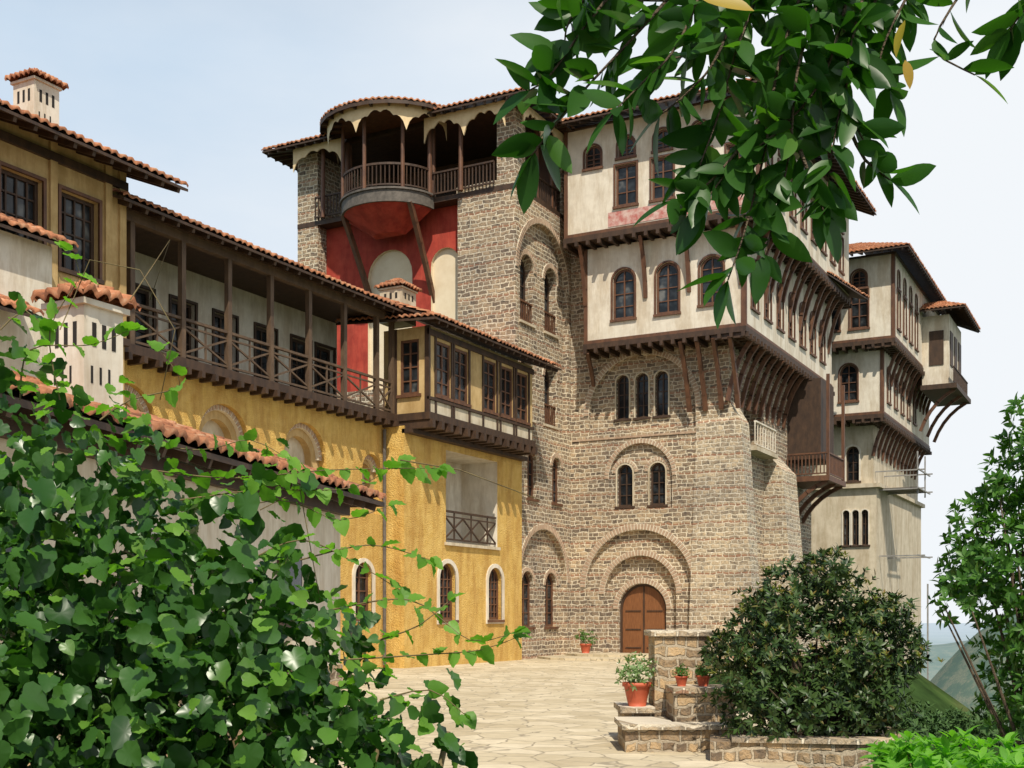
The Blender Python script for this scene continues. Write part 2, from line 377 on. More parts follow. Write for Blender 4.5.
# ---- yellow corner block with bay
f=FS(-22.2); holes=[]
holes.append(win(g,f,36.5,1.15,1.62,3.66,True,frame='wood_red',surround='white',sw=.15,cols=4,rows=5))
holes.append(win(g,f,40.0,1.1,1.62,3.62,True,frame='wood_red',surround='white',sw=.15,cols=4,rows=5))
lg=rect(36.4,40.2,4.4,7.7); holes.append(lg); reveal(g['loggia|white'],f,lg,0,-1.6)
dh=arch(37.6,.9,4.45,6.9); holed(g['loggia|white'],f,lg,[dh],-1.6); face(g['glass'],f,dh,-1.7)
ringp(g['window_frames|wood_red'],f,dh,inset(dh,.08),-1.69,-1.58)
rail(g,f,[36.45,37.7,38.9,40.15],4.42,1.15,-.06,mat='wood')
holed(Wl,f,rect(33.7,42.24,-.5,8.2),holes,0)
box(g['loggia_sill|cream'],f,36.3,40.3,4.3,4.41,-.02,.1)
face(Wl,FF(33.7),rect(-23.0,-22.2,-.5,8.2),0)
tube(g['rain_pipe|wood_grey'],[(-22.9,33.55,8.1),(-22.9,33.55,.1)],.06,.06,8)
fb=FS(-21.3); holes=[]
for yc in (34.75,35.95,38.0,39.3,40.55):
    holes.append(win(g,fb,yc,.95,9.25,11.1,False,wall='bay_walls|ochre',frame='wood_red',cols=2,rows=4,depth=.1))
    for s in(-1,1):box(g['bay_frame|wood'],fb,yc+s*.53-.05,yc+s*.53+.05,8.62,11.4,-.02,.05)
holed(g['bay_walls|ochre'],fb,rect(33.8,41.4,8.6,11.5),holes,0)
box(g['bay_frame|wood'],fb,33.75,41.45,9.03,9.13,-.02,.07); box(g['bay_frame|wood'],fb,33.75,41.45,11.2,11.4,-.02,.06)
face(g['bay_panels|cream'],fb,rect(33.85,41.35,8.62,9.02),.012)
fr=FF(33.8); h=win(g,fr,-22.05,.75,9.25,11.1,False,wall='bay_walls|ochre',frame='wood_red',cols=2,rows=4,depth=.1)
holed(g['bay_walls|ochre'],fr,rect(-23.1,-21.3,8.6,11.5),[h],0)
box(g['bay_frame|wood'],fr,-21.42,-21.25,8.5,11.5,-.06,.05); box(g['bay_frame|wood'],fr,-22.7,-22.55,8.5,11.5,-.06,.05)
box(g['bay_floor|wood'],FS(0),33.7,41.5,8.36,8.6,-23.1,-21.2)
for i in range(14): box(g['joists|wood'],FS(0),33.75+i*.58,33.93+i*.58,8.08,8.355,-22.6,-21.1)
box(g['joists|wood'],FS(0),33.7,42.2,7.95,8.1,-22.3,-21.9)
eave(g,(-20.6,33.2,11.62),(-20.6,42.6,11.62),(-24.6,42.6,13.1),(-24.6,33.2,13.1))
eave(g,(-24.6,33.1,11.85),(-20.62,33.1,11.6),(-24.2,36.0,13.0),(-24.6,36.0,13.1),False)
chimney('roof_chimney',*c2w((398-512)/F*43.5,43.5),12.4,13.6,.95,mat='cream')
# ================================================================== NEAR GUEST WING
d=B('guest_wing','ochre'); fd=FS(-22.4); holes=[]
for yc in (11.5,13.3,16.6,18.4,20.05): holes.append(win(d,fd,yc,1.15,9.9,11.75,False,frame='wood',cols=4,rows=4,surround='wood_red',sw=.08))
holed(d['walls|ochre'],fd,rect(4,21.45,-.5,12.95),holes,0)
for yc in (17.5,19.25,20.9,21.35): box(d['pilasters|ochre'],fd,yc-.1,yc+.1,8.6,12.85,-.01,.07)
face(d['walls|ochre'],FF(21.45),[(-30,-.5),(-22.4,-.5),(-22.4,12.9),(-27,14.6),(-30,14.6)],0)
box(d['string_course|wood'],fd,4,21.5,8.45,8.62,-.02,.15); box(d['string_course|wood'],fd,4,21.5,12.3,12.5,-.02,.09)
eave(d,(-21.2,2,12.5),(-21.2,22.4,12.5),(-27.5,22.4,15.0),(-27.5,2,15.0))
box(d['lower_block|white'],FS(0),6,18.3,-.5,9.9,-23,-21.3)
eave(d,(-20.95,6,9.95),(-20.95,18.7,9.95),(-22.38,18.7,10.6),(-22.38,6,10.6),False)
eave(d,(-20.5,6,8.1),(-20.5,17.4,8.1),(-21.32,17.4,8.5),(-21.32,6,8.5),False)
chimney('roof_chimney',-24.3,20.4,13.2,14.85,.75)
# ================================================================== MAIN TOWER
t=B('monastery_tower','stone'); S=t['walls|stone']
fa=FF(42.25)
box(S,fa,-33.5,-32.4,-.5,22.3,-6,0)
holed(S,fa,rect(-25.2,-22.5,-.5,19.0),[],0)
face(S,FS(-25.2),rect(42.25,43.6,-.5,19.0),0)
face(S,fa,rect(-32.4,-25.2,-.5,11.5),0)
rw=FF(42.9)
n1=arch(-29.0,2.3,11.6,17.6); n2=arch(-26.2,1.4,11.6,17.3)
holed(t['recess_wall|red'],rw,rect(-32.4,-25.2,11.5,19.0),[n1,n2],0)
for q in(n1,n2): reveal(t['niches|niche'],rw,q,0,-.15); face(t['niches|niche'],rw,q,-.15)
box(t['loggia_floor|wood'],FF(42.25),-33.5,-22.5,19.0,19.2,-5.2,.02)
box(S,fa,-23.35,-22.5,19.2,22.3,-.85,0); box(S,fa,-25.25,-23.36,19.2,19.45,-.4,-.001)
box(S,FS(-22.5),46.6,47.5,19.0,22.3,-.85,0)
face(t['loggia_back|wood_red'],FF(46.2),rect(-31.6,-22.6,19.2,22.3),0)
for x in (-30.0,-28.2,-26.4,-24.6): box(t['loggia_doors|wood'],FF(46.2),x-.5,x+.5,19.2,21.6,.0,.05)
for x in (-31.9,-30.6,-26.4,-24.9): tube(t['loggia_posts|wood_red'],[(x,42.0,19.2),(x,42.0,22.2)],.1,.09,8)
rail(t,FF(42.1),[-32.4,-31.2,-30.6],19.2,1.0,0,'b'); rail(t,FF(42.1),[-26.4,-25,-23.4],19.2,1.0,0,'b')
for yy in(43.1,44.5,45.9): tube(t['loggia_posts|wood_red'],[(-22.7,yy,19.2),(-22.7,yy,22.2)],.1,.09,8)
rail(t,FS(-22.65),[43.1,44.5,46.6],19.2,1.0,0,'b')
def vprof(x,drop=1.05): return drop*(1-.66*math.sin(math.pi*x)**.6)-.13*abs(math.sin(4*math.pi*x))
def valance(f,u0,u1,zt,n,k):
    poly=[(u0,zt),(u1,zt)]
    L=(u1-u0)/k
    for i in range(k-1,-1,-1):
        a=u0+L*i
        for s in range(16,-1,-1):
            x=s/16; poly.append((a+L*x,zt-vprof(x)))
    face(t['valance|valance'],f,poly,n); face(t['valance|valance'],f,poly,n-.05)
valance(FF(41.55),-33.2,-30.6,22.28,0,1); valance(FF(41.55),-26.4,-22.6,22.28,0,2); valance(FS(-22.0),42.0,46.9,22.25,0,3)
bc=(-28.5,42.25); R=2.15
def arcp(r,a): return (bc[0]+r*math.cos(a)*1.0, bc[1]-r*.92*math.sin(a))
K=20
def disc(p,r0,z0,z1,r1=None):
    r1=r1 if r1 is not None else r0
    vs=[(*arcp(r0,math.pi*i/K),z0) for i in range(K+1)]+[(*arcp(r1,math.pi*i/K),z1) for i in range(K+1)]
    fs=[(i,i+1,K+2+i,K+1+i) for i in range(K)]+[tuple(range(K+1)),tuple(range(K+1,2*K+2))]
    p.add(vs,fs)
disc(t['balcony|wood_grey'],R,18.75,19.25); disc(t['balcony|wood_grey'],R+.08,19.25,19.33); disc(t['balcony_underside|red'],.75,17.9,18.75,R-.1)
disc(t['ceiling|wood_red'],R+.7,22.52,22.58); face(t['ceiling|wood'],FF(42.3),[(-31,22.3),(-26,22.3),(-26.6,23.2),(-30.4,23.2)],0)
def arcrail(z,r,w):
    for i in range(K):
        a=(*arcp(r,math.pi*i/K),z); c=(*arcp(r,math.pi*(i+1)/K),z); beam(t['balcony_railing|wood'],a,c,w)
arcrail(20.3,R-.05,.09); arcrail(19.45,R-.05,.06)
for i in range(37):
    a=math.pi*i/36; x,y=arcp(R-.05,a); beam(t['balcony_railing|wood'],(x,y,19.4),(x,y,20.28),.04)
for i in (0,5,10,15,20):
    x,y=arcp(R-.02,math.pi*i/20); tube(t['loggia_posts|wood_red'],[(x,y,19.3),(x,y,22.35)],.085,.075,8)
for (a,x2) in ((150,-30.0),(35,-26.9)):
    x,y=arcp(R-.1,math.radians(a)); strut(t['balcony_struts|wood_red'],(x2,43.2,15.0),(x,y,18.75),.18,.03)
for seg in range(4):
    vs=[];m=16
    for i in range(m+1):
        x=i/m; a=math.pi*(seg+x)/4; px_,py_=arcp(R+.62,a)
        vs+= [(px_,py_,22.55),(px_,py_,22.5-vprof(x))]
    t['valance|valance'].add(vs,[(2*i,2*i+1,2*i+3,2*i+2) for i in range(m)])
m=12; Ro=R+.95; Cc=(-28.5,44.5,24.2)
for i in range(m):
    a0,a1=math.pi*i/m,math.pi*(i+1)/m
    A=(*arcp(Ro,a0),22.55); C_=(*arcp(Ro,a1),22.55); cv=Vector(Cc)
    tile(t['roof|tile'],A,C_,cv+(Vector(C_)-cv)*.12,cv+(Vector(A)-cv)*.12)
    vs=[(*arcp(Ro,a0),22.5),(*arcp(Ro,a1),22.5),(*arcp(R-.3,a1),22.62),(*arcp(R-.3,a0),22.62)]
    t['soffit|wood'].add(vs,[(0,1,2,3)]); 
    vs=[(*arcp(Ro,a0),22.38),(*arcp(Ro,a1),22.38),(*arcp(Ro,a1),22.53),(*arcp(Ro,a0),22.53)]; t['soffit|wood'].add(vs,[(0,1,2,3)])
    beam(t['rafters|wood'],(*arcp(R,a0),22.5),(*arcp(Ro-.05,a0),22.42),.09,.12)
zE=22.35
eave(t,(-34.6,41.15,zE),(-31.0,41.15,zE),(-31.0,45,zE+1.4),(-31.6,45,zE+1.4)); eave(t,(-26.1,41.15,zE),(-21.5,41.15,zE),(-25,45,zE+1.4),(-26.1,45,zE+1.4))
eave(t,(-21.5,41.15,zE),(-21.5,48,zE),(-25,48,zE+1.4),(-25,45,zE+1.4)); eave(t,(-34.6,49,zE),(-34.6,41.15,zE),(-31.6,45,zE+1.4),(-31.6,49,zE+1.4))
box(t['soffit|wood'],FF(0),-33.6,-22.4,22.2,22.3,-47,-42.1)
# --- A side wall
fs_=FS(-22.5); ho=[]
big=arch(44.85,4.7,9.7,18.2); ho.append(big); reveal(S,fs_,big,0,-.25); inn=[]
for yc in(43.72,45.95): 
    inn.append(win(t,fs_,yc,1.2,13.9,16.7,True,-.25,depth=.45,frame='wood',rows=4)); vous(t,fs_,yc,16.1,.62,.82,-.26,-.2)
    inn.append(win(t,fs_,yc,1.2,9.95,12.6,True,-.25,depth=.45,frame='wood',rows=4)); vous(t,fs_,yc,12.0,.62,.82,-.26,-.2)
    rail(t,FS(-22.75),[yc-.6,yc,yc+.6],13.9,.9,-.1,'b','wood_red'); rail(t,FS(-22.75),[yc-.6,yc,yc+.6],9.95,.9,-.1,'b','wood_red')
holed(S,fs_,big,inn,-.25); vous(t,fs_,44.85,15.85,2.36,2.6,-.02,.04)
for yc in(43.7,46.0): ho.append(win(t,fs_,yc,.8,6.6,8.55,True,frame='wood_red')); vous(t,fs_,yc,8.15,.42,.62,-.02,.05)
b2=arch(44.85,4.4,.02,5.4); ho.append(b2); reveal(S,fs_,b2,0,-.25); inn=[]
for yc in(43.75,45.95): inn.append(win(t,fs_,yc,1.05,1.3,3.6,True,-.25,frame='wood_red')); vous(t,fs_,yc,3.07,.55,.72,-.26,-.2)
holed(S,fs_,b2,inn,-.25); vous(t,fs_,44.85,3.2,2.21,2.45,-.02,.04)
holed(S,fs_,rect(42.25,47.5,-.5,19.0),ho,0)
# --- B front
fB=FF(47.5); ho=[]
b1=arch(-19.35,4.9,.02,5.45); ho.append(b1); reveal(S,fB,b1,0,-.22)
b1b=arch(-19.35,3.3,.03,4.35); reveal(S,fB,b1b,-.22,-.5); holed(S,fB,b1,[b1b],-.22)
dr=arch(-19.35,2.2,.04,3.15); holed(S,fB,b1b,[dr],-.5); reveal(S,fB,dr,-.5,-.75)
vous(t,fB,-19.35,3.0,2.46,2.72,-.02,.05); vous(t,fB,-19.35,2.7,1.66,1.9,-.24,-.17); vous(t,fB,-19.35,2.05,1.12,1.36,-.52,-.45)
face(t['door|door'],fB,dr,-.72); ringp(t['door|wood'],fB,dr,inset(dr,.1),-.72,-.66)
box(t['door|wood'],fB,-19.38,-19.32,.05,3.1,-.72,-.68)
for s in(-1,1):
    for z in(.35,1.15,1.95): box(t['door|wood'],fB,-19.35+s*.5-.36,-19.35+s*.5+.36,z,z+.05,-.72,-.69)
b3=arch(-19.25,2.9,6.35,9.15); ho.append(b3); reveal(S,fB,b3,0,-.15); inn=[]
for xc in(-20.0,-18.5): inn.append(win(t,fB,xc,.72,6.5,8.3,True,-.15,frame='wood',surround='cream',sw=.06)); vous(t,fB,xc,7.94,.44,.6,-.16,-.1)
holed(S,fB,b3,inn,-.15); vous(t,fB,-19.25,7.7,1.46,1.66,-.02,.04)
b4=arch(-19.2,4.9,9.7,12.95); ho.append(b4); reveal(S,fB,b4,0,-.25); inn=[]
for xc in(-20.15,-19.25,-18.35): inn.append(win(t,fB,xc,.6,10.3,12.2,True,-.25,frame='wood',surround='cream',sw=.06))
holed(S,fB,b4,inn,-.25); vous(t,fB,-19.2,10.5,2.46,2.7,-.02,.04)
box(t['string_course|brick'],fB,-22.45,-15.3,9.42,9.5,-.02,.04)
holed(S,fB,[(-22.5,-.5),(-15.3,-.5),(-15.3,14),(-21.0,14),(-21.0,22.3),(-22.5,22.3)],ho,0)
# --- B side wall
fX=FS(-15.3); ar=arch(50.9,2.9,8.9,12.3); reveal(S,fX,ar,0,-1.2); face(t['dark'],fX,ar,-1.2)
holed(S,fX,rect(47.5,61,-14,14),[ar],0); vous(t,fX,50.9,10.85,1.46,1.7,-.02,.04)
rail(t,fX,[49.3,50.3,51.3,52.4],8.95,1.1,.55,'b','white',.36); box(t['balcony_slab|cream'],fX,49.2,52.5,8.78,8.95,-.1,.65)
def buttress(y0,y1,zt,xt,xb,zb):
    p=t['buttresses|stone_lt']; xi=-15.32
    vs=[(xi,y0,zb),(xb,y0,zb),(xt,y0,zt),(xi,y0,zt+.9),(xi,y1,zb),(xb,y1,zb),(xt,y1,zt),(xi,y1,zt+.9)]; p.add(vs,BOXF)
buttress(47.47,48.6,9.8,-14.8,-14.0,-2); buttress(52.6,55.0,8.3,-14.5,-13.6,-3)
q=t['buttresses|stone_lt']; 
vs=[(-17.1,47.44,-.5),(-15.31,47.44,-.5),(-15.31,47.44,9.8),(-16.7,47.44,9.8),(-17.1,47.52,-.5),(-15.31,47.52,-.5),(-15.31,47.52,10.0),(-16.7,47.52,10.0)]; q.add(vs,BOXF)
def storey(b,x0,x1,yf,yb,z0,z1,fw,sw_,mat='white',zbase=None):
    ff=FF(yf); sd=FS(x1); ho=[]
    for (xc,w,a,c,ar_) in fw: ho.append(win(b,ff,xc,w,a,c,ar_,frame='wood_red',wall='storey_walls|'+mat,surround='wood_red',sw=.07,depth=.14,rows=3))
    holed(b['storey_walls|'+mat],ff,rect(x0,x1,z0,z1),ho,0); ho=[]
    for (yc,w,a,c,ar_) in sw_: ho.append(win(b,sd,yc,w,a,c,ar_,frame='wood_red',wall='storey_walls|'+mat,surround='wood_red',sw=.07,depth=.14,rows=3))
    holed(b['storey_walls|'+mat],sd,rect(yf,yb,z0,z1),ho,0)
    face(b['storey_walls|'+mat],FS(x0),rect(yf,yf+4,z0,z1),0)
    wbox(b['storey_floor|wood'],x0-.05,x1+.08,yf-.08,yb,z0-.22,z0-.002)
    k=int((x1-x0)/.5)
    for i in range(k+1):
        x=x0+(x1-x0-.1)*i/k; wbox(b['joists|wood'],x,x+.13,yf-.16,yf+1.5,z0-.42,z0-.222)
    k=int((yb-yf)/.5)
    for i in range(k+1):
        y=yf+(yb-yf-.1)*i/k; wbox(b['joists|wood'],x1-1.4,x1+.16,y,y+.13,z0-.425,z0-.224)
    for u in(x0+.06,x1-.06): box(b['corner_posts|wood_red'],ff,u-.08,u+.08,z0,z1,-.02,.045)
    box(b['corner_posts|wood_red'],sd,yf+.02,yf+.18,z0,z1,-.02,.043)
    box(b['corner_posts|wood_red'],ff,x0,x1,z0,z0+.14,-.02,.04); box(b['corner_posts|wood_red'],sd,yf,yb,z0,z0+.14,-.02,.038)
mf=[(-19.5,1.0,14.25,16.35,True),(-17.55,1.0,14.25,16.35,True),(-15.65,1.0,14.4,16.35,True)]
ms=[(y,.95,14.3,16.3,True) for y in(47.6,49.5,51.4,53.3,55.2,57.1,59)]
storey(t,-21.3,-14.27,46.3,61,13.35,17.4,mf,ms)
tf=[(-19.1,.95,18.75,20.45,False),(-17.5,.95,18.75,20.45,False),(-15.9,.95,18.75,20.45,False),(-14.35,.9,18.75,20.45,False),(-20.6,.75,20.55,21.5,True),(-19.1,.75,20.75,21.6,True),(-17.5,.75,20.75,21.6,True),(-15.9,.75,20.75,21.6,True)]
ts=[(y,.9,18.75,20.45,False) for y in(46.8,48.6,50.4,52.2,54,55.8,57.6,59.4)]+[(y,.7,20.75,21.6,True) for y in(46.8,48.6,50.4,52.2,54,55.8,57.6,59.4)]
storey(t,-21.9,-13.45,45.6,61.2,17.75,22.25,tf,ts)
box(t['painted_band|pink'],FF(45.6),-19.9,-13.6,17.95,18.55,0.002,.02)
for x in(-21.2,-17.0,-16.3,-15.6,-14.9): strut(t['struts|wood_red'],(x if x>-21 else -21.4,47.45,10.3 if x>-18 else 11.8),(x,46.35,13.0),.15,.1)
for i in range(15):
    y=47.3+i*.92
    strut(t['struts|wood_red'],(-15.3,y,10.6),(-14.3,y,13.0),.15,.2)
    strut(t['struts|wood_red'],(-14.27,y,15.6 if i%2 else 14.9),(-13.5,y,17.4),.13,.2)
for x in(-21.25,-18.5,-16.6,-14.4): strut(t['struts|wood_red'],(x,46.28,15.0),(x,45.65,17.4),.13,.2)
zb=22.3
eave(t,(-23.2,44.5,zb),(-12.3,44.5,zb),(-16.5,49,zb+1.6),(-21,49,zb+1.6)); eave(t,(-12.3,44.5,zb),(-12.3,62.3,zb),(-16.5,60,zb+1.6),(-16.5,49,zb+1.6))
eave(t,(-23.2,50,zb),(-23.2,44.5,zb),(-21,49,zb+1.6),(-21,50,zb+1.6))
wbox(t['soffit|wood'],-22.0,-13.3,45.5,61.3,22.26,22.32)
eave(t,(-13.3,56.5,17.9),(-12.6,61.8,17.9),(-14,61.8,18.3),(-14,56.5,18.3),False)
ob=B('timber_oriel','wood')
wbox(ob['walls|wood'],-15.3,-13.7,56.4,59.0,9.2,13.0); wbox(ob['floor|wood_red'],-15.3,-13.2,56.0,59.4,8.1,8.35)
rail(ob,FS(-13.3),[56.1,57.2,58.3,59.3],8.35,1.1,0,'b','wood_red'); rail(ob,FF(56.1),[-15.2,-14.2,-13.3],8.35,1.1,0,'b','wood_red')
for y in(56.15,59.25): box(ob['posts|wood_red'],FS(-13.3),y-.07,y+.07,8.35,13.1,-.07,.07)
for y in(56.3,57.8,59.2): strut(ob['struts|wood_red'],(-15.3,y,6.4),(-13.4,y,8.1),.16,.2)
# ================================================================== FAR TOWER
c=B('far_residence_tower','cream')
ff=FF(66); sd=FS(-13.2)
ho=[win(c,ff,-14.3,.7,9.1,11.0,True,frame='wood',surround='white',sw=.1)]
holed(c['walls|cream'],ff,rect(-18.5,-13.2,8.7,12.5),ho,0); face(c['walls|cream'],sd,rect(66,80,8.7,12.5),0)
ff2=FF(65.8); ho=[win(c,ff2,x,.36,5.6,7.5,True,frame='wood',surround='white',sw=.06) for x in(-14.6,-14.1,-13.6)]
holed(c['walls|cream'],ff2,rect(-18.6,-13.0,-16,8.7),ho,0); face(c['walls|cream'],FS(-13.0),rect(65.8,80,-16,8.7),0)
wbox(c['cornice|cream'],-18.6,-12.75,65.55,80,8.68,8.9)
box(c['quoins|stone_lt'],ff2,-18.5,-13.0,-16,1.5,.0,.06)
mf=[(-16.2,.95,13.2,15.2,True),(-14.3,.95,13.3,15.3,True)]; ms=[(y,.9,13.3,15.2,True) for y in(66.5,68.5,70.5,72.5,74.5)]
storey(c,-18.5,-12.5,65,80,12.5,16.2,mf,ms)
tf=[(-16.6,.95,17.0,19.0,False),(-15.1,.95,17.0,19.0,False),(-13.6,.95,17.0,19.0,False),(-16.6,.8,19.15,20.1,True),(-15.1,.8,19.15,20.1,True),(-13.6,.8,19.15,20.1,True)]
ts=[(y,.9,17,19,False) for y in(65.5,67.3,69.1,70.9,76,78)]+[(y,.7,19.15,20.1,True) for y in(65.5,67.3,69.1,70.9)]
storey(c,-18.0,-11.8,64.3,80,16.3,20.7,tf,ts)
for i in range(12):
    y=66+i*1.15; strut(c['struts|wood_red'],(-13.2,y,10.4),(-12.5,y,12.2),.15,.2); strut(c['struts|wood_red'],(-12.5,y,14.3),(-11.85,y,16.0),.14,.2)
eave(c,(-18.6,63.3,20.8),(-10.9,63.3,20.8),(-14.2,67,22.3),(-16,67,22.3)); eave(c,(-10.9,63.3,20.8),(-10.9,80,20.8),(-14.2,80,22.3),(-14.2,67,22.3))
wbox(c['soffit|wood'],-18.1,-11.7,64.2,80,20.72,20.8)
wbox(c['bay_walls|white'],-11.8,-10.3,73,78,15.2,19.3); rail(c,FS(-10.0),[72.6,74,75.5,77,78.4],15.2,1.0,0,'b','wood'); wbox(c['storey_floor|wood'],-11.8,-9.8,72.4,78.6,14.9,15.18)
for y in(73.8,75.5,77.2): box(c['window_frames|wood'],FS(-10.3),y-.5,y+.5,16.4,18.4,-.02,.05)
box(c['window_frames|wood'],FF(73),-11.4,-10.6,16.4,18.4,-.02,.05)
eave(c,(-12.2,72,19.5),(-9.3,72,19.5),(-10.8,74,20.3),(-12.2,74,20.3)); eave(c,(-9.3,72,19.5),(-9.3,79,19.5),(-11,79,20.3),(-11,74,20.3))
for y in(73,75.5,78): strut(c['struts|wood_red'],(-11.9,y,12.6),(-10.0,y,14.9),.15,.2)
sc=B('scaffolding','metal'); sp=sc['tubes|metal']
for z in(9.6,8.6,5.0):
    for y in(66.5,69): beam(sp,(-13.3,y,z),(-10.6,y,z),.07)
    beam(sp,(-10.9,66,z),(-10.9,70,z),.07)
for y in(66.6,69): beam(sp,(-11.0,y,8.3),(-11.0,y,10.6),.07)
beam(sp,(-10.7,68,-6),(-10.7,68,3.5),.08)
wbox(sc['planks|wood_grey'],-12.9,-11.0,66.6,69.1,8.65,8.7)
# ================================================================== OUTBUILDING (front left)
o=B('garden_outbuilding','white')
e0=Vector((*c2w(-4.9,7.4),0)); e1=Vector((*c2w(-2.12,19.8),0)); ed=(e1-e0).normalized(); up_=Vector((-ed.y,ed.x,0))
def O(s,n,z): v=e0+ed*s+up_*n; return (v.x,v.y,z)
Lb=(e1-e0).length
eave(o,O(0,0,3.72),O(Lb,0,3.72),O(Lb-.8,1.9,4.42),O(0,1.9,4.42))
eave(o,O(Lb,0,3.72),O(Lb+.0,3.8,3.72),O(Lb-.8,1.95,4.42),O(Lb-.8,1.85,4.42),False)
box(o['walls|white'],O,.3,Lb-.6,-1,3.66,.55,3.3)
box(o['wall_plate|wood'],O,.2,Lb-.5,3.42,3.58,.42,.56)
box(o['plinth|stone_low'],O,.28,Lb-.58,-1,1.0,.52,.56)
for s in(3,6,9.6): box(o['window|wood'],O,s,s+.8,1.6,2.7,.5,.56); box(o['window_glass|glass'],O,s+.08,s+.72,1.68,2.62,.48,.51)
cx,cy=c2w((86-512)/F*12.4,12.4); chimney('roof_chimney',cx,cy,3.6,4.95,.52,o_=.10,rise=.28)
# ================================================================== GROUND
def tz(X,Y):
    xb=-10.5-max(0,Y-58)*1.0
    e=max(X-5,min(X-xb,Y-19),Y-110,-X-75)
    r=CS*X+SN*Y; dd=-SN*X+CS*Y
    if e<=0: return -.06
    z=-.06-255*(1-math.exp(-e/330))
    dist=math.hypot(X,Y); k=min(1,e/400)
    z+=k*(10*math.sin(X/170+1)*math.cos(Y/210)+7*math.sin(X/71+Y/93)+4*math.sin(X/31-Y/23))*(1 if dist<6000 else 0)
    def hill(p,d0,y,wr,wd):
        r0=(p-512)/F*d0; zt=H+(HY-y)/F*d0; return (zt+250)*math.exp(-((r-r0)/wr)**2-((dd-d0)/wd)**2)
    z+=hill(985,1450,694,150,240)+hill(1090,1500,680,160,240)+hill(1060,3200,662,600,500)+hill(905,3300,670,420,400)+hill(1020,8800,641,1500,900)+hill(800,11000,634,2200,900)
    return z
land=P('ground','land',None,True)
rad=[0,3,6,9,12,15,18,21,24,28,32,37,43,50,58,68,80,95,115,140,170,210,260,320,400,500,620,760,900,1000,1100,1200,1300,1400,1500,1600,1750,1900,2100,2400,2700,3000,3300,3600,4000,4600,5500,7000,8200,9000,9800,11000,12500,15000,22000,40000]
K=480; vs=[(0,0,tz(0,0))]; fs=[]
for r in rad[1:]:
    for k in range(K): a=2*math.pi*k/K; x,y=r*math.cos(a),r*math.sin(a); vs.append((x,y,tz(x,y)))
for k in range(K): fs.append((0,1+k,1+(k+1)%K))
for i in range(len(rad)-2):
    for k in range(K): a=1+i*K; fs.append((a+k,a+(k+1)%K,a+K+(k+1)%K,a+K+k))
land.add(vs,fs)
pv=P('courtyard_paving','flag')
pl=[(-23.0,2),(-4,2),(-2.0,9),(-5.5,19.5),(-11.0,30),(-13.4,47.4),(-15.2,47.6),(-22.6,47.6),(-23.0,33)]
holed(pv,lambda u,n,z:(u,z,n),pl,[],0.0)
st=P('door_steps','flag')
def slab(p,poly,z0,z1):
    k=len(poly); p.add([(x,y,z0) for x,y in poly]+[(x,y,z1) for x,y in poly],[tuple(range(k)),tuple(range(k,2*k))]+[(i,(i+1)%k,(i+1)%k+k,i+k) for i in range(k)])
slab(st,[(-21.9,47.45),(-21.9,45.6),(-21,44.9),(-17.6,44.9),(-16.6,45.6),(-16.6,47.4)],0.002,.17)
slab(st,[(-22.4,47.46),(-22.4,44.0),(-21.2,42.8),(-17.2,42.8),(-15.8,44.0),(-15.8,47.41)],0.001,.085)
# ================================================================== LEAVES
def tmpl_oval(wd=.19,seg=5,fold=.05,droop=.14):
    vs=[];fs=[]
    for i in range(seg+1):
        s=i/seg; w=wd*(math.sin(math.pi*min(1,s**.85))**.75) if 0<s<1 else 0.004
        z=-droop*s*s
        vs+=[(-w,s,z+fold*w/wd),(0,s,z),(w,s,z+fold*w/wd)]
    for i in range(seg): a=3*i; fs+=[(a,a+1,a+4,a+3),(a+1,a+2,a+5,a+4)]
    return np.array(vs),fs
def tmpl_vine():
    pts=[(0,0),(-.16,-.10),(-.34,-.06),(-.47,.10),(-.50,.28),(-.45,.42),(-.40,.55),(-.30,.70),(-.17,.85),(0,1.02),(.17,.85),(.30,.70),(.40,.55),(.45,.42),(.50,.28),(.47,.10),(.34,-.06),(.16,-.10)]
    vs=[(0,.35,-.03)]+[(x,y,.22*abs(x)-.3*max(0,y-.2)**2+(.045 if i%2 else -.035)) for i,(x,y) in enumerate(pts)]
    k=len(pts); fs=[(0,1+i,1+(i+1)%k) for i in range(k)]
    return np.array(vs),fs
def nz(a): return a/np.maximum(np.linalg.norm(a,axis=-1,keepdims=True),1e-9)
def leaves(name,mat,tm,pos,ax,nr,size,parent):
    tv,tf=tm; pos=np.asarray(pos);ax=nz(np.asarray(ax));nr=np.asarray(nr);size=np.asarray(size)
    xx=nz(np.cross(ax,nr)); zz=np.cross(xx,ax)
    V=pos[:,None,:]+size[:,None,None]*(tv[None,:,0:1]*xx[:,None,:]+tv[None,:,1:2]*ax[:,None,:]+tv[None,:,2:3]*zz[:,None,:])
    n=len(pos);k=len(tv); V=V.reshape(-1,3); 
    tfa=[list(q) for q in tf]; L=len(tfa[0]); T=np.array(tfa)
    Fa=(T[None,:,:]+np.arange(n)[:,None,None]*k).reshape(-1,L)
    me=bpy.data.meshes.new(name); me.vertices.add(len(V)); me.vertices.foreach_set('co',V.astype(np.float32).ravel())
    me.loops.add(Fa.size); me.loops.foreach_set('vertex_index',Fa.astype(np.int32).ravel())
    me.polygons.add(len(Fa)); me.polygons.foreach_set('loop_start',(np.arange(len(Fa))*L).astype(np.int32)); me.polygons.foreach_set('loop_total',np.full(len(Fa),L,dtype=np.int32))
    me.polygons.foreach_set('use_smooth',np.ones(len(Fa),dtype=bool)); me.update(calc_edges=True); me.validate()
    ob=bpy.data.objects.new(name,me); ob.data.materials.append(mat); scene.collection.objects.link(ob); ob.parent=parent
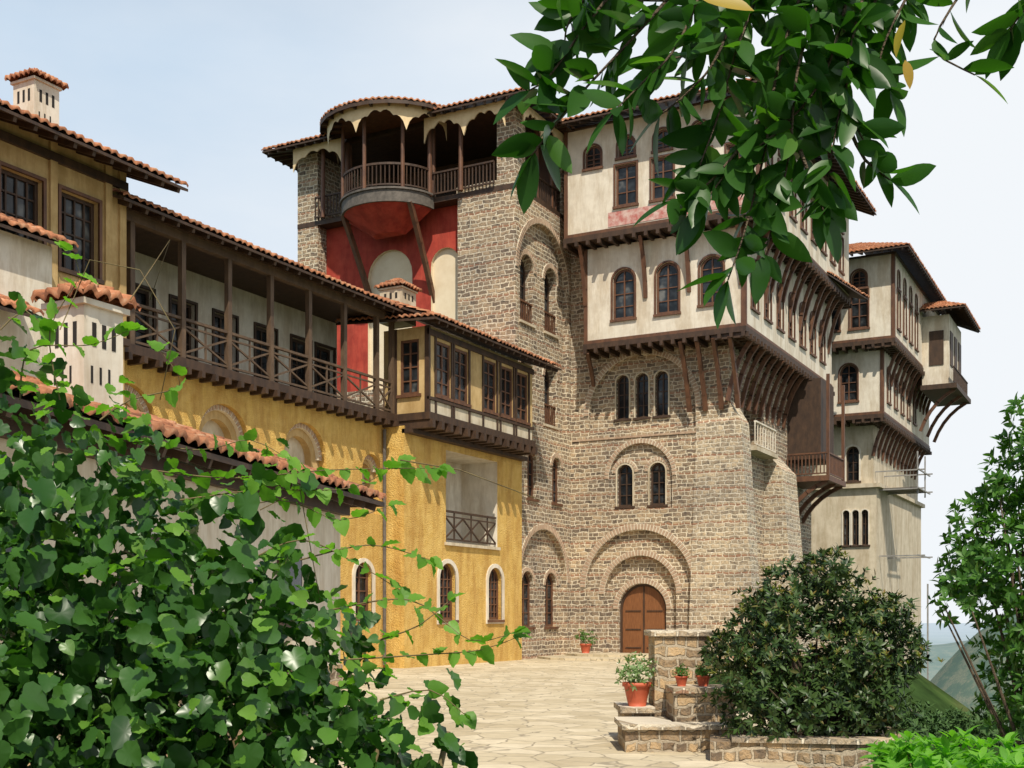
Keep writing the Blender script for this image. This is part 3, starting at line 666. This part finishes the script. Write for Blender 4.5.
def shell(ells,n,lo=.55,hi=1.06,lumpk=.12):
    w=np.array([e[3]*e[4]+e[4]*e[5]+e[3]*e[5] for e in ells]); w=w/w.sum()
    idx=rng.choice(len(ells),n,p=w); E=np.array(ells)[idx]
    dr=nz(rng.normal(size=(n,3))); rr=(rng.uniform(lo**2,hi**2,n))**.5
    lump=1+lumpk*np.sin(dr[:,0]*7+idx)*np.cos(dr[:,2]*6+idx*2)+lumpk*.7*np.sin(dr[:,0]*17+dr[:,1]*13+idx*3)*np.cos(dr[:,2]*15)
    q=dr*(rr*lump)[:,None]; loc=E[:,:3]+q*E[:,3:]; out=nz(dr/E[:,3:])
    def rot(a): return np.stack([CS*a[:,0]-SN*a[:,1],SN*a[:,0]+CS*a[:,1],a[:,2]],1)
    return rot(loc),rot(out)
def whorls(name,mat,parent,ells,n,per,size,tm,up=.35,lo=.6,spread=1.0,zmin=None,lumpk=.12):
    c0,o0=shell(ells,n,lo,1.06,lumpk)
    if zmin is not None: k=c0[:,2]>zmin; c0=c0[k];o0=o0[k]; n=len(c0)
    ax=nz(o0+np.array([0,0,up])+rng.normal(size=(n,3))*.35)
    A=[];Bn=[];C=[];Sz=[]
    t0=nz(np.cross(ax,rng.normal(size=(n,3)))); t1=np.cross(ax,t0)
    for j in range(per):
        a=2*math.pi*j/per+rng.uniform(-.3,.3,n); ss=spread*rng.uniform(.5,1.3,n)
        side=np.cos(a)[:,None]*t0+np.sin(a)[:,None]*t1
        d_=nz(ax*.6+side*ss[:,None]); A.append(c0+ax*rng.uniform(-.3,.3,n)[:,None]*size); Bn.append(d_); C.append(nz(ax-side*.3)); Sz.append(size*rng.uniform(.65,1.2,n))
    leaves(name,mat,tm,np.concatenate(A),np.concatenate(Bn),np.concatenate(C),np.concatenate(Sz),parent)
    return c0,ax
LM_vine=leafmat('vine_leaf',(.018,.065,.012),(.05,.135,.022),(.12,.23,.04),.25,.34,.5)
LM_vine2=leafmat('vine_leaf_young',(.10,.24,.03),(.17,.34,.05),None,.45,.45,.3)
LM_mag=leafmat('laurel_leaf',(.018,.065,.012),(.04,.12,.018),(.09,.20,.03),.38,.38,.4)
LM_yel=leafmat('yellowing_leaf',(.45,.25,.03),(.5,.35,.06),None,.45,.4)
LM_dark=leafmat('rhododendron_leaf',(.014,.036,.010),(.045,.085,.018),(.12,.10,.03),0,.42,.35)
LM_tip=leafmat('rhododendron_tip',(.20,.12,.03),(.16,.19,.04),None,.3,.45,.3)
LM_right=leafmat('shrub_leaf',(.03,.10,.012),(.08,.19,.03),None,.3,.4,.35)
LM_far=leafmat('hillside_leaf',(.025,.06,.015),(.055,.11,.03),None,0,.6,.2)
LM_bright=leafmat('bright_leaf',(.10,.28,.03),(.18,.40,.05),None,.45,.45,.3)
# ---- vine mass, front left
vn=group('grape_vine')
ve=[(-2.4,5.1,1.3,.95,1.0,1.62),(-1.8,5.2,1.1,.8,.9,1.5),(-1.3,5.0,.9,.66,.9,1.42),(-.9,5.0,.6,.48,.8,1.35),(-.52,4.7,.25,.42,.7,1.25),(-2.2,4.3,.7,1.0,.6,1.4)]
n=12500
c0,o0=shell(ve,n,.5,1.06,.16)
nr=nz(o0*.6+np.array([0,0,.45])+rng.normal(size=(n,3))*.55)
ax=nz(np.cross(nr,rng.normal(size=(n,3)))+np.array([0,0,-.5])); 
tv=tmpl_vine()
leaves('leaves',LM_vine,tv,c0,ax,nr,rng.uniform(.045,.115,n),vn)
n=1300; c0,o0=shell(ve,n,.98,1.12,.16); nr=nz(o0*.5+np.array([0,0,.6])+rng.normal(size=(n,3))*.5); ax=nz(np.cross(nr,rng.normal(size=(n,3))))
leaves('young_leaves',LM_vine2,tv,c0,ax,nr,rng.uniform(.04,.08,n),vn)
stm=P('stems','stem',vn,True)
for i in range(14):
    a=c2w(-2.6+i*.16,5.0+.3*math.sin(i)); x2=a[0]+random.uniform(-.4,.4); tube(stm,[(a[0],a[1],-.1),(a[0]+.1,a[1],.6),(x2,a[1]+.1,1.3)],.03,.012,6)
def spray(pts,size,step,stemp,droop=.2,r=.006,spread=1.0,up=.8,nr_=.4):
    """leafy shoot along a smooth curve through pts"""
    pts=[Vector(p) for p in pts]; sm=[]
    for i in range(len(pts)-1):
        p0=pts[max(i-1,0)];p1=pts[i];p2=pts[i+1];p3=pts[min(i+2,len(pts)-1)]
        k=max(2,int((p2-p1).length/step))
        for j in range(k):
            t_=j/k; sm.append(.5*((2*p1)+(-p0+p2)*t_+(2*p0-5*p1+4*p2-p3)*t_*t_+(-p0+3*p1-3*p2+p3)*t_**3))
    sm.append(pts[-1]); tube(stemp,sm,r,r*.35,5)
    out=[]
    for i in range(1,len(sm)):
        d_=(sm[i]-sm[i-1]).normalized(); side=d_.cross(Vector([random.gauss(0,1) for _ in range(3)]))
        if side.length<.1: side=Vector((1,0,0))
        side.normalize()
        v=(d_*random.uniform(.2,.8)+side*random.uniform(.5,1)*spread+Vector((0,0,random.uniform(-.4,.3)-droop))).normalized()
        nn=(Vector((0,0,up))+Vector([random.gauss(0,nr_) for _ in range(3)])).normalized()
        out.append((sm[i],v,nn,size*random.uniform(.65,1.2)))
    d_=(sm[-1]-sm[-2]).normalized(); out.append((sm[-1],(d_+Vector((0,0,-.2))).normalized(),Vector((random.uniform(-.5,.5),-.4,.8)),size))
    return out
def flush(name,mat,tm,lst,par):
    leaves(name,mat,tm,[list(q[0]) for q in lst],[list(q[1]) for q in lst],[list(q[2]) for q in lst],[q[3] for q in lst],par)
L=[]
shoots=[[(150,470,5),(230,478,5),(330,470,4.9),(440,468,4.8)],[(180,500,5),(260,490,5),(350,488,5),(400,462,5)],[(330,610,5),(410,600,4.9),(470,640,4.8),(515,632,4.7)],
[(340,660,4.8),(420,655,4.8),(480,650,4.7),(515,638,4.7)],[(60,400,5),(50,330,5),(80,275,5),(68,250,5)],[(20,400,5),(30,350,4.9),(90,345,4.9),(130,330,4.9)],
[(100,420,5),(130,400,5),(180,385,5),(160,350,5)],[(200,520,5),(280,500,5),(340,520,5),(390,505,5)],[(300,560,5),(370,545,5),(430,560,4.9)],[(0,330,5),(25,310,5),(45,330,5)],
[(380,700,4.6),(430,690,4.6),(465,715,4.5)],[(120,440,5.2),(200,450,5.2),(250,440,5.2),(290,460,5.2)],[(380,640,4.7),(420,625,4.6),(450,600,4.6)],[(250,560,5),(300,540,5),(350,560,5),(400,590,5)]]
for s in shoots: L+=spray([pt(*q) for q in s],.07,.055,stm,r=.004)
flush('shoot_leaves',LM_vine2,tv,L,vn)
for s in ([(60,330,5),(90,260,5),(140,270,5),(175,330,5),(160,400,5)],[(130,300,5),(170,240,5),(150,300,5)],[(260,510,5),(300,490,5),(320,600,5)],[(400,460,4.9),(460,470,4.9),(540,500,4.9)]):
    tube(stm,[pt(*q) for q in s],.003,.002,5)
# ---- overhanging tree, top right
tr=group('overhanging_laurel_tree'); bk_=P('branches','bark',tr,True)
tb=Vector((*c2w(3.6,3.6),0)); 
tube(bk_,[tb,tb+Vector((.05,0,1.2)),tb+Vector((-.1,.1,2.4)),tb+Vector((-.2,.1,3.6)),tb+Vector((-.1,.2,4.6))],.16,.07,10)
crown=tb+Vector((-.15,.1,3.3))
hub=[pt(1090,-60,3.3),pt(900,-90,3.2),pt(720,-60,3.1)]
tube(bk_,[crown,hub[0],hub[1],hub[2],pt(600,-20,3.1)],.06,.014,8)
L=[];to=tmpl_oval(.20,6,.05,.10)
def br(s,size=.125,step=.0155,droop=.02,r=.006): 
    global L
    L+=spray([pt(*q) for q in s],size,step,bk_,droop,r,up=.45,nr_=.7)
for s in [
 [(720,-60,3.1),(640,30,3.0),(575,100,3.0),(532,155,3.0)],[(640,-40,3.1),(590,20,3.0),(550,75,3.0),(530,90,3.0)],[(600,-20,3.1),(570,20,3),(565,40,3)],
 [(720,-60,3.1),(680,40,2.9),(640,85,2.9),(615,110,2.9)],[(760,-60,3.1),(720,50,3),(690,90,3),(660,115,3)],[(780,-60,3.2),(740,40,3),(720,110,3),(700,165,3)],
 [(820,-60,3.2),(780,60,3.1),(765,150,3),(745,230,3),(728,280,3)],[(840,-60,3.2),(800,60,3),(790,150,3),(775,215,3),(765,255,3)],[(860,-60,3.2),(830,60,3),(790,120,3),(730,170,3),(700,210,3)],
 [(880,-60,3.2),(850,50,3),(850,110,3),(875,160,3)],[(900,-60,3.2),(860,40,3.1),(840,110,3),(825,200,3)],
 [(940,-60,3.2),(900,10,3.1),(880,60,3.1),(890,90,3.1)],[(1080,-30,3.3),(1030,5,3.1),(1010,30,3.1)],
 [(800,-60,3.3),(740,0,3.3),(700,50,3.3),(650,60,3.3)],[(860,-60,3.4),(800,20,3.4),(780,80,3.4),(810,130,3.4)],
 [(900,-50,3.5),(820,-20,3.5),(740,0,3.5),(680,10,3.5)],[(760,120,3.0),(730,160,3),(700,190,3),(675,200,3)],[(800,150,3),(815,190,3),(825,215,3)],
 [(840,-40,3.3),(770,-10,3.3),(690,0,3.3),(620,0,3.3)],[(900,-40,3.3),(860,10,3.3),(820,60,3.3),(750,110,3.3)]]: br(s)
for s in [[(1000,-60,3.3),(950,10,3.1),(935,50,3.1),(975,75,3.1)],[(850,130,3),(865,160,3),(890,180,3)]]: br(s,.115,.035)
flush('leaves',LM_mag,to,L,tr)
Y=[(pt(700,-2,2.8),Vector((.9,.35,-.2)),Vector((.2,-.9,.5)),.13),(pt(905,20,2.9),Vector((-.3,-.1,-1)),Vector((-.6,-.7,.2)),.09),(pt(905,60,2.9),Vector((.2,.1,-1)),Vector((.5,-.7,.2)),.07)]
flush('yellow_leaves',LM_yel,to,Y,tr)
# ---- rhododendron bush
rb=group('rhododendron_bush'); rs=P('stems','bark',rb,True)
D0=15.6
def E(p,y,rp,ry,dd=D0,rd=1.0): return ((p-512)/F*dd,dd,H+(HY-y)/F*dd,rp/F*dd,rd,ry/F*dd)
re=[E(812,660,78,78),E(758,650,42,44,15.2,.6),E(865,655,46,50,15.2,.7),E(795,600,38,38,15.8,.6),E(848,608,32,36,15.9,.6),E(748,695,34,38,15,.6),E(872,700,34,42,15,.6),E(812,710,82,36,14.9,.6),E(822,572,18,20),E(765,612,20,24),E(882,618,22,24),E(905,655,16,22),E(724,655,15,20)]
tl=tmpl_oval(.17,3,.04,.12)
c0,ax=whorls('leaves',LM_dark,rb,re,2500,7,.11,tl,lumpk=.2)
c1,_=whorls('young_tips',LM_tip,rb,[tuple(list(e[:3])+[v*1.04 for v in e[3:]]) for e in re],420,5,.075,tl,up=1.4,lo=.97,spread=.6,zmin=1.0,lumpk=.2)
base=Vector((*c2w((815-512)/F*D0,D0),0))
for i in range(40):
    q=Vector(c0[random.randrange(len(c0))]); tube(rs,[base+Vector((random.uniform(-.4,.4),random.uniform(-.3,.3),0)),(base+q)/2+Vector((0,0,.1)),q],.03,.006,5)
# ---- right-hand shrub
rg=group('laurel_shrub'); rs2=P('stems','bark',rg,True)
D1=10.5
def E1_(p,y,rp,ry,rd=.7,dd=D1): return E(p,y,rp,ry,dd,rd)
ge=[E1_(1012,560,56,56),E1_(1035,485,36,70,.5),E1_(1022,630,42,50),E1_(1085,600,80,150,1.0),E1_(972,560,30,40,.4),E1_(958,595,24,30,.4),E1_(1035,700,42,60),E1_(992,495,14,34,.3),E1_(968,520,11,26,.3),E1_(1018,440,12,40,.3)]
tl2=tmpl_oval(.2,4,.05,.15)
c0,ax=whorls('leaves',LM_right,rg,ge,1350,7,.095,tl2,up=.6,lo=.35,lumpk=.2)
base=Vector((*c2w((1050-512)/F*D1,D1),-.1))
for i in range(40):
    q=Vector(c0[random.randrange(len(c0))]); tube(rs2,[base,(base*1.2+q*.8)/2,q],.03,.006,5)
# ---- bright low shrub bottom right
bg=group('bright_shrub'); D2=6.0
be=[E(950,778,70,42,D2,.6),E(905,765,30,30,D2,.3),E(1000,773,60,35,D2,.5),E(960,805,90,40,D2,.6)]
c0,ax=whorls('leaves',LM_bright,bg,be,420,7,.085,tl2,up=1.2,lo=.4)
bs_=P('stems','stem',bg,True); base=Vector((*c2w((960-512)/F*D2,D2),-.05))
for i in range(16): tube(bs_,[base,(base+Vector(c0[i]))/2,Vector(c0[i])],.015,.004,5)
# ---- scrub along the terrace edge, and treeline on the hillside below
ft=group('terrace_edge_scrub')
fe=[E(905,745,26,34,19,.8),E(940,750,30,28,20,.8),E(975,742,30,30,21,.9),E(1010,735,34,36,22,.9),E(1045,730,34,40,22,.9),E(925,725,16,18,24,.8),E(960,728,20,16,26,.9)]
whorls('leaves',LM_far,ft,fe,1500,6,.13,tl,up=.5,lo=.5,lumpk=.2)
ft=group('hillside_trees')
fe=[]
for i in range(60):
    dd=random.uniform(28,170); p=random.uniform(890,1130); r=(p-512)/F*dd; X,Y_=c2w(r,dd); z=tz(X,Y_); s=random.uniform(1.6,3.6)
    if HY+(H-z-s*1.7)/dd*F<703 or z>-.5: continue
    fe.append((r,dd,z+s*.7,s,s,s))
if fe: whorls('crowns',LM_far,ft,fe,4500,5,.5,tl,up=.5,lo=.6)
# ================================================================== GARDEN MASONRY + POTS
gw=B('stone_gate_pillar','stone_low')
x0,y0=c2w((680-512)/F*16.9,16.9)
def GR(u,n,z): return (x0+u*CS-n*SN, y0+u*SN+CS*n, z)
box(gw['pillar|stone_low'],GR,-.36,.40,-.1,1.5,0,.76); box(gw['capstone|stone_lt'],GR,-.42,.46,1.5,1.58,-.05,.82)
box(gw['pillar|stone_low'],GR,-.80,-.365,-.1,.42,-.1,.9); box(gw['capstone|stone_lt'],GR,-.86,-.37,.42,.5,-.16,.96)
box(gw['pillar|stone_low'],GR,-.2,.62,-.1,.75,-.9,-.002); box(gw['capstone|stone_lt'],GR,-.22,.66,.75,.82,-.95,-.06)
box(gw['pillar|stone_low'],GR,-.9,.7,-.1,.3,-1.3,-.17-.75); box(gw['capstone|stone_lt'],GR,-.95,.75,.3,.37,-1.36,-.92-.04)
box(gw['pillar|stone_low'],GR,-.9,-.22,-.1,.3,-.90,-.17); box(gw['capstone|stone_lt'],GR,-.95,-.24,.3,.371,-.95,-.17)
pw=B('stone_planter','stone_low'); x0b,y0b=c2w((735-512)/F*14.6,14.6); x1b,y1b=c2w((895-512)/F*14.3,14.3)
dv=Vector((x1b-x0b,y1b-y0b,0)); Lp=dv.length; dv.normalize(); nv=Vector((-dv.y,dv.x,0))
def PR(u,n,z): v=Vector((x0b,y0b,0))+dv*u+nv*n; return (v.x,v.y,z)
box(pw['wall|stone_low'],PR,0,Lp,-.1,.24,0,.3); box(pw['coping|stone_lt'],PR,-.04,Lp+.04,.24,.30,-.04,.34)
box(pw['wall|stone_low'],PR,-.3,-.002,-.1,.24,.0,2.4); box(pw['wall|stone_low'],PR,Lp+.002,Lp+.3,-.1,.24,0,2.4); box(pw['soil|soil'],PR,0,Lp,-.1,.18,.3,2.4)
LM_white=leafmat('white_flower',(.7,.68,.6),(.75,.75,.7),trans=.2)
LM_grey=leafmat('greygreen_leaf',(.12,.2,.08),(.22,.32,.14),None,.3,.5)
def pot(name,x,y,z,r,h,mat='pot',plant=LM_bright,flow=True,pr=1.3):
    b=B(name,mat); p=b['pot|'+mat]; p.smooth=True
    lathe(p,(x,y,z),[(r*.62,0),(r*.7,h*.2),(r*.92,h*.8),(r*.95,h*.82),(r*1.06,h*.83),(r*1.06,h),(r*.9,h),(r*.88,h*.88)],20)
    lathe(b['soil|soil'],(x,y,z+h*.87),[(r*.88,0),(.001,.01)],14)
    rr=CS*x+SN*y; dd=-SN*x+CS*y
    el=[(rr,dd,z+h+r*pr*.5,r*pr,r*pr,r*pr*.85)]
    whorls('plant_leaves',plant,b.e,el,110,5,r*.36,tl2,up=.6,lo=.2)
    if flow: whorls('flowers',M['flower'] if flow=='r' else LM_white,b.e,el,26,5,r*.14,tl,up=.6,lo=.95)
px_,py_=GR(-.60,.1,0)[:2]; pot('flower_pot',px_,py_,.5,.2,.34,plant=LM_grey,flow='w',pr=1.45)
px_,py_=GR(-.05,-.5,0)[:2]; pot('flower_pot',px_,py_,.82,.09,.14,plant=LM_right,flow='r',pr=1.2)
px_,py_=GR(.25,-.5,0)[:2]; pot('flower_pot',px_,py_,.82,.1,.15,plant=LM_right,flow='r',pr=1.2)
pot('flower_pot',-21.3,46.4,.17,.25,.4,plant=LM_right,flow='r',pr=1.8)
for p in ALL: p.done()
# ================================================================== LIGHT, SKY, CAMERA
sv=Vector((.46,-.62,1.0)).normalized()
sl=bpy.data.lights.new('sun','SUN'); sl.energy=5.0; sl.angle=math.radians(.5); sl.color=(1,.92,.78)
so=bpy.data.objects.new('sun',sl); so.rotation_euler=sv.to_track_quat('Z','Y').to_euler(); scene.collection.objects.link(so)
w=bpy.data.worlds.new('World'); scene.world=w; w.use_nodes=True; nt=w.node_tree; bgn=nt.nodes['Background']
sk=N(nt,'ShaderNodeTexSky',sky_type='NISHITA'); sk.sun_disc=False; sk.sun_elevation=math.asin(sv.z); sk.sun_rotation=math.atan2(sv.x,sv.y); sk.dust_density=1.0; sk.air_density=1.0
tc=N(nt,'ShaderNodeTexCoord'); mp=N(nt,'ShaderNodeMapping'); mp.inputs['Scale'].default_value=(1,1,2.6); nt.links.new(tc.outputs['Generated'],mp.inputs[0])
n1=noise(nt,mp.outputs[0],1.6,6,.55)
dt=N(nt,'ShaderNodeVectorMath',operation='DOT_PRODUCT'); nt.links.new(tc.outputs['Generated'],dt.inputs[0]); dt.inputs[1].default_value=(CS,SN,-.55)
f_=math_(nt,'ADD',math_(nt,'MULTIPLY',n1.outputs[0],1.1),math_(nt,'MULTIPLY',dt.outputs['Value'],.75))
fr=ramp(nt,f_,[(.02,(.1,.1,.1)),(.60,(.96,.96,.96))])
sz=N(nt,'ShaderNodeSeparateXYZ'); nt.links.new(tc.outputs['Generated'],sz.inputs[0])
hi=ramp(nt,sz.outputs[2],[(.42,(1,1,1)),(.66,(0,0,0))])
clear=mixc(nt,math_(nt,'MULTIPLY',hi.outputs[0],.85),sk.outputs[0],(5.7,7.4,9.2))
cl=mixc(nt,math_(nt,'MULTIPLY',fr.outputs[0],hi.outputs[0]),clear,(9.1,9.4,9.7)); nt.links.new(cl,bgn.inputs[0]); bgn.inputs[1].default_value=.1
cam=bpy.data.cameras.new('camera'); cam.sensor_width=36; cam.lens=F/1024*36; cam.shift_y=(HY-384)/1024; cam.clip_end=60000; cam.clip_start=.05
co=bpy.data.objects.new('camera',cam); co.location=(0,0,H); co.rotation_euler=(math.radians(90),0,YAW); scene.collection.objects.link(co); scene.camera=co
scene.view_settings.view_transform='Standard'; scene.view_settings.look='None'; scene.view_settings.exposure=0
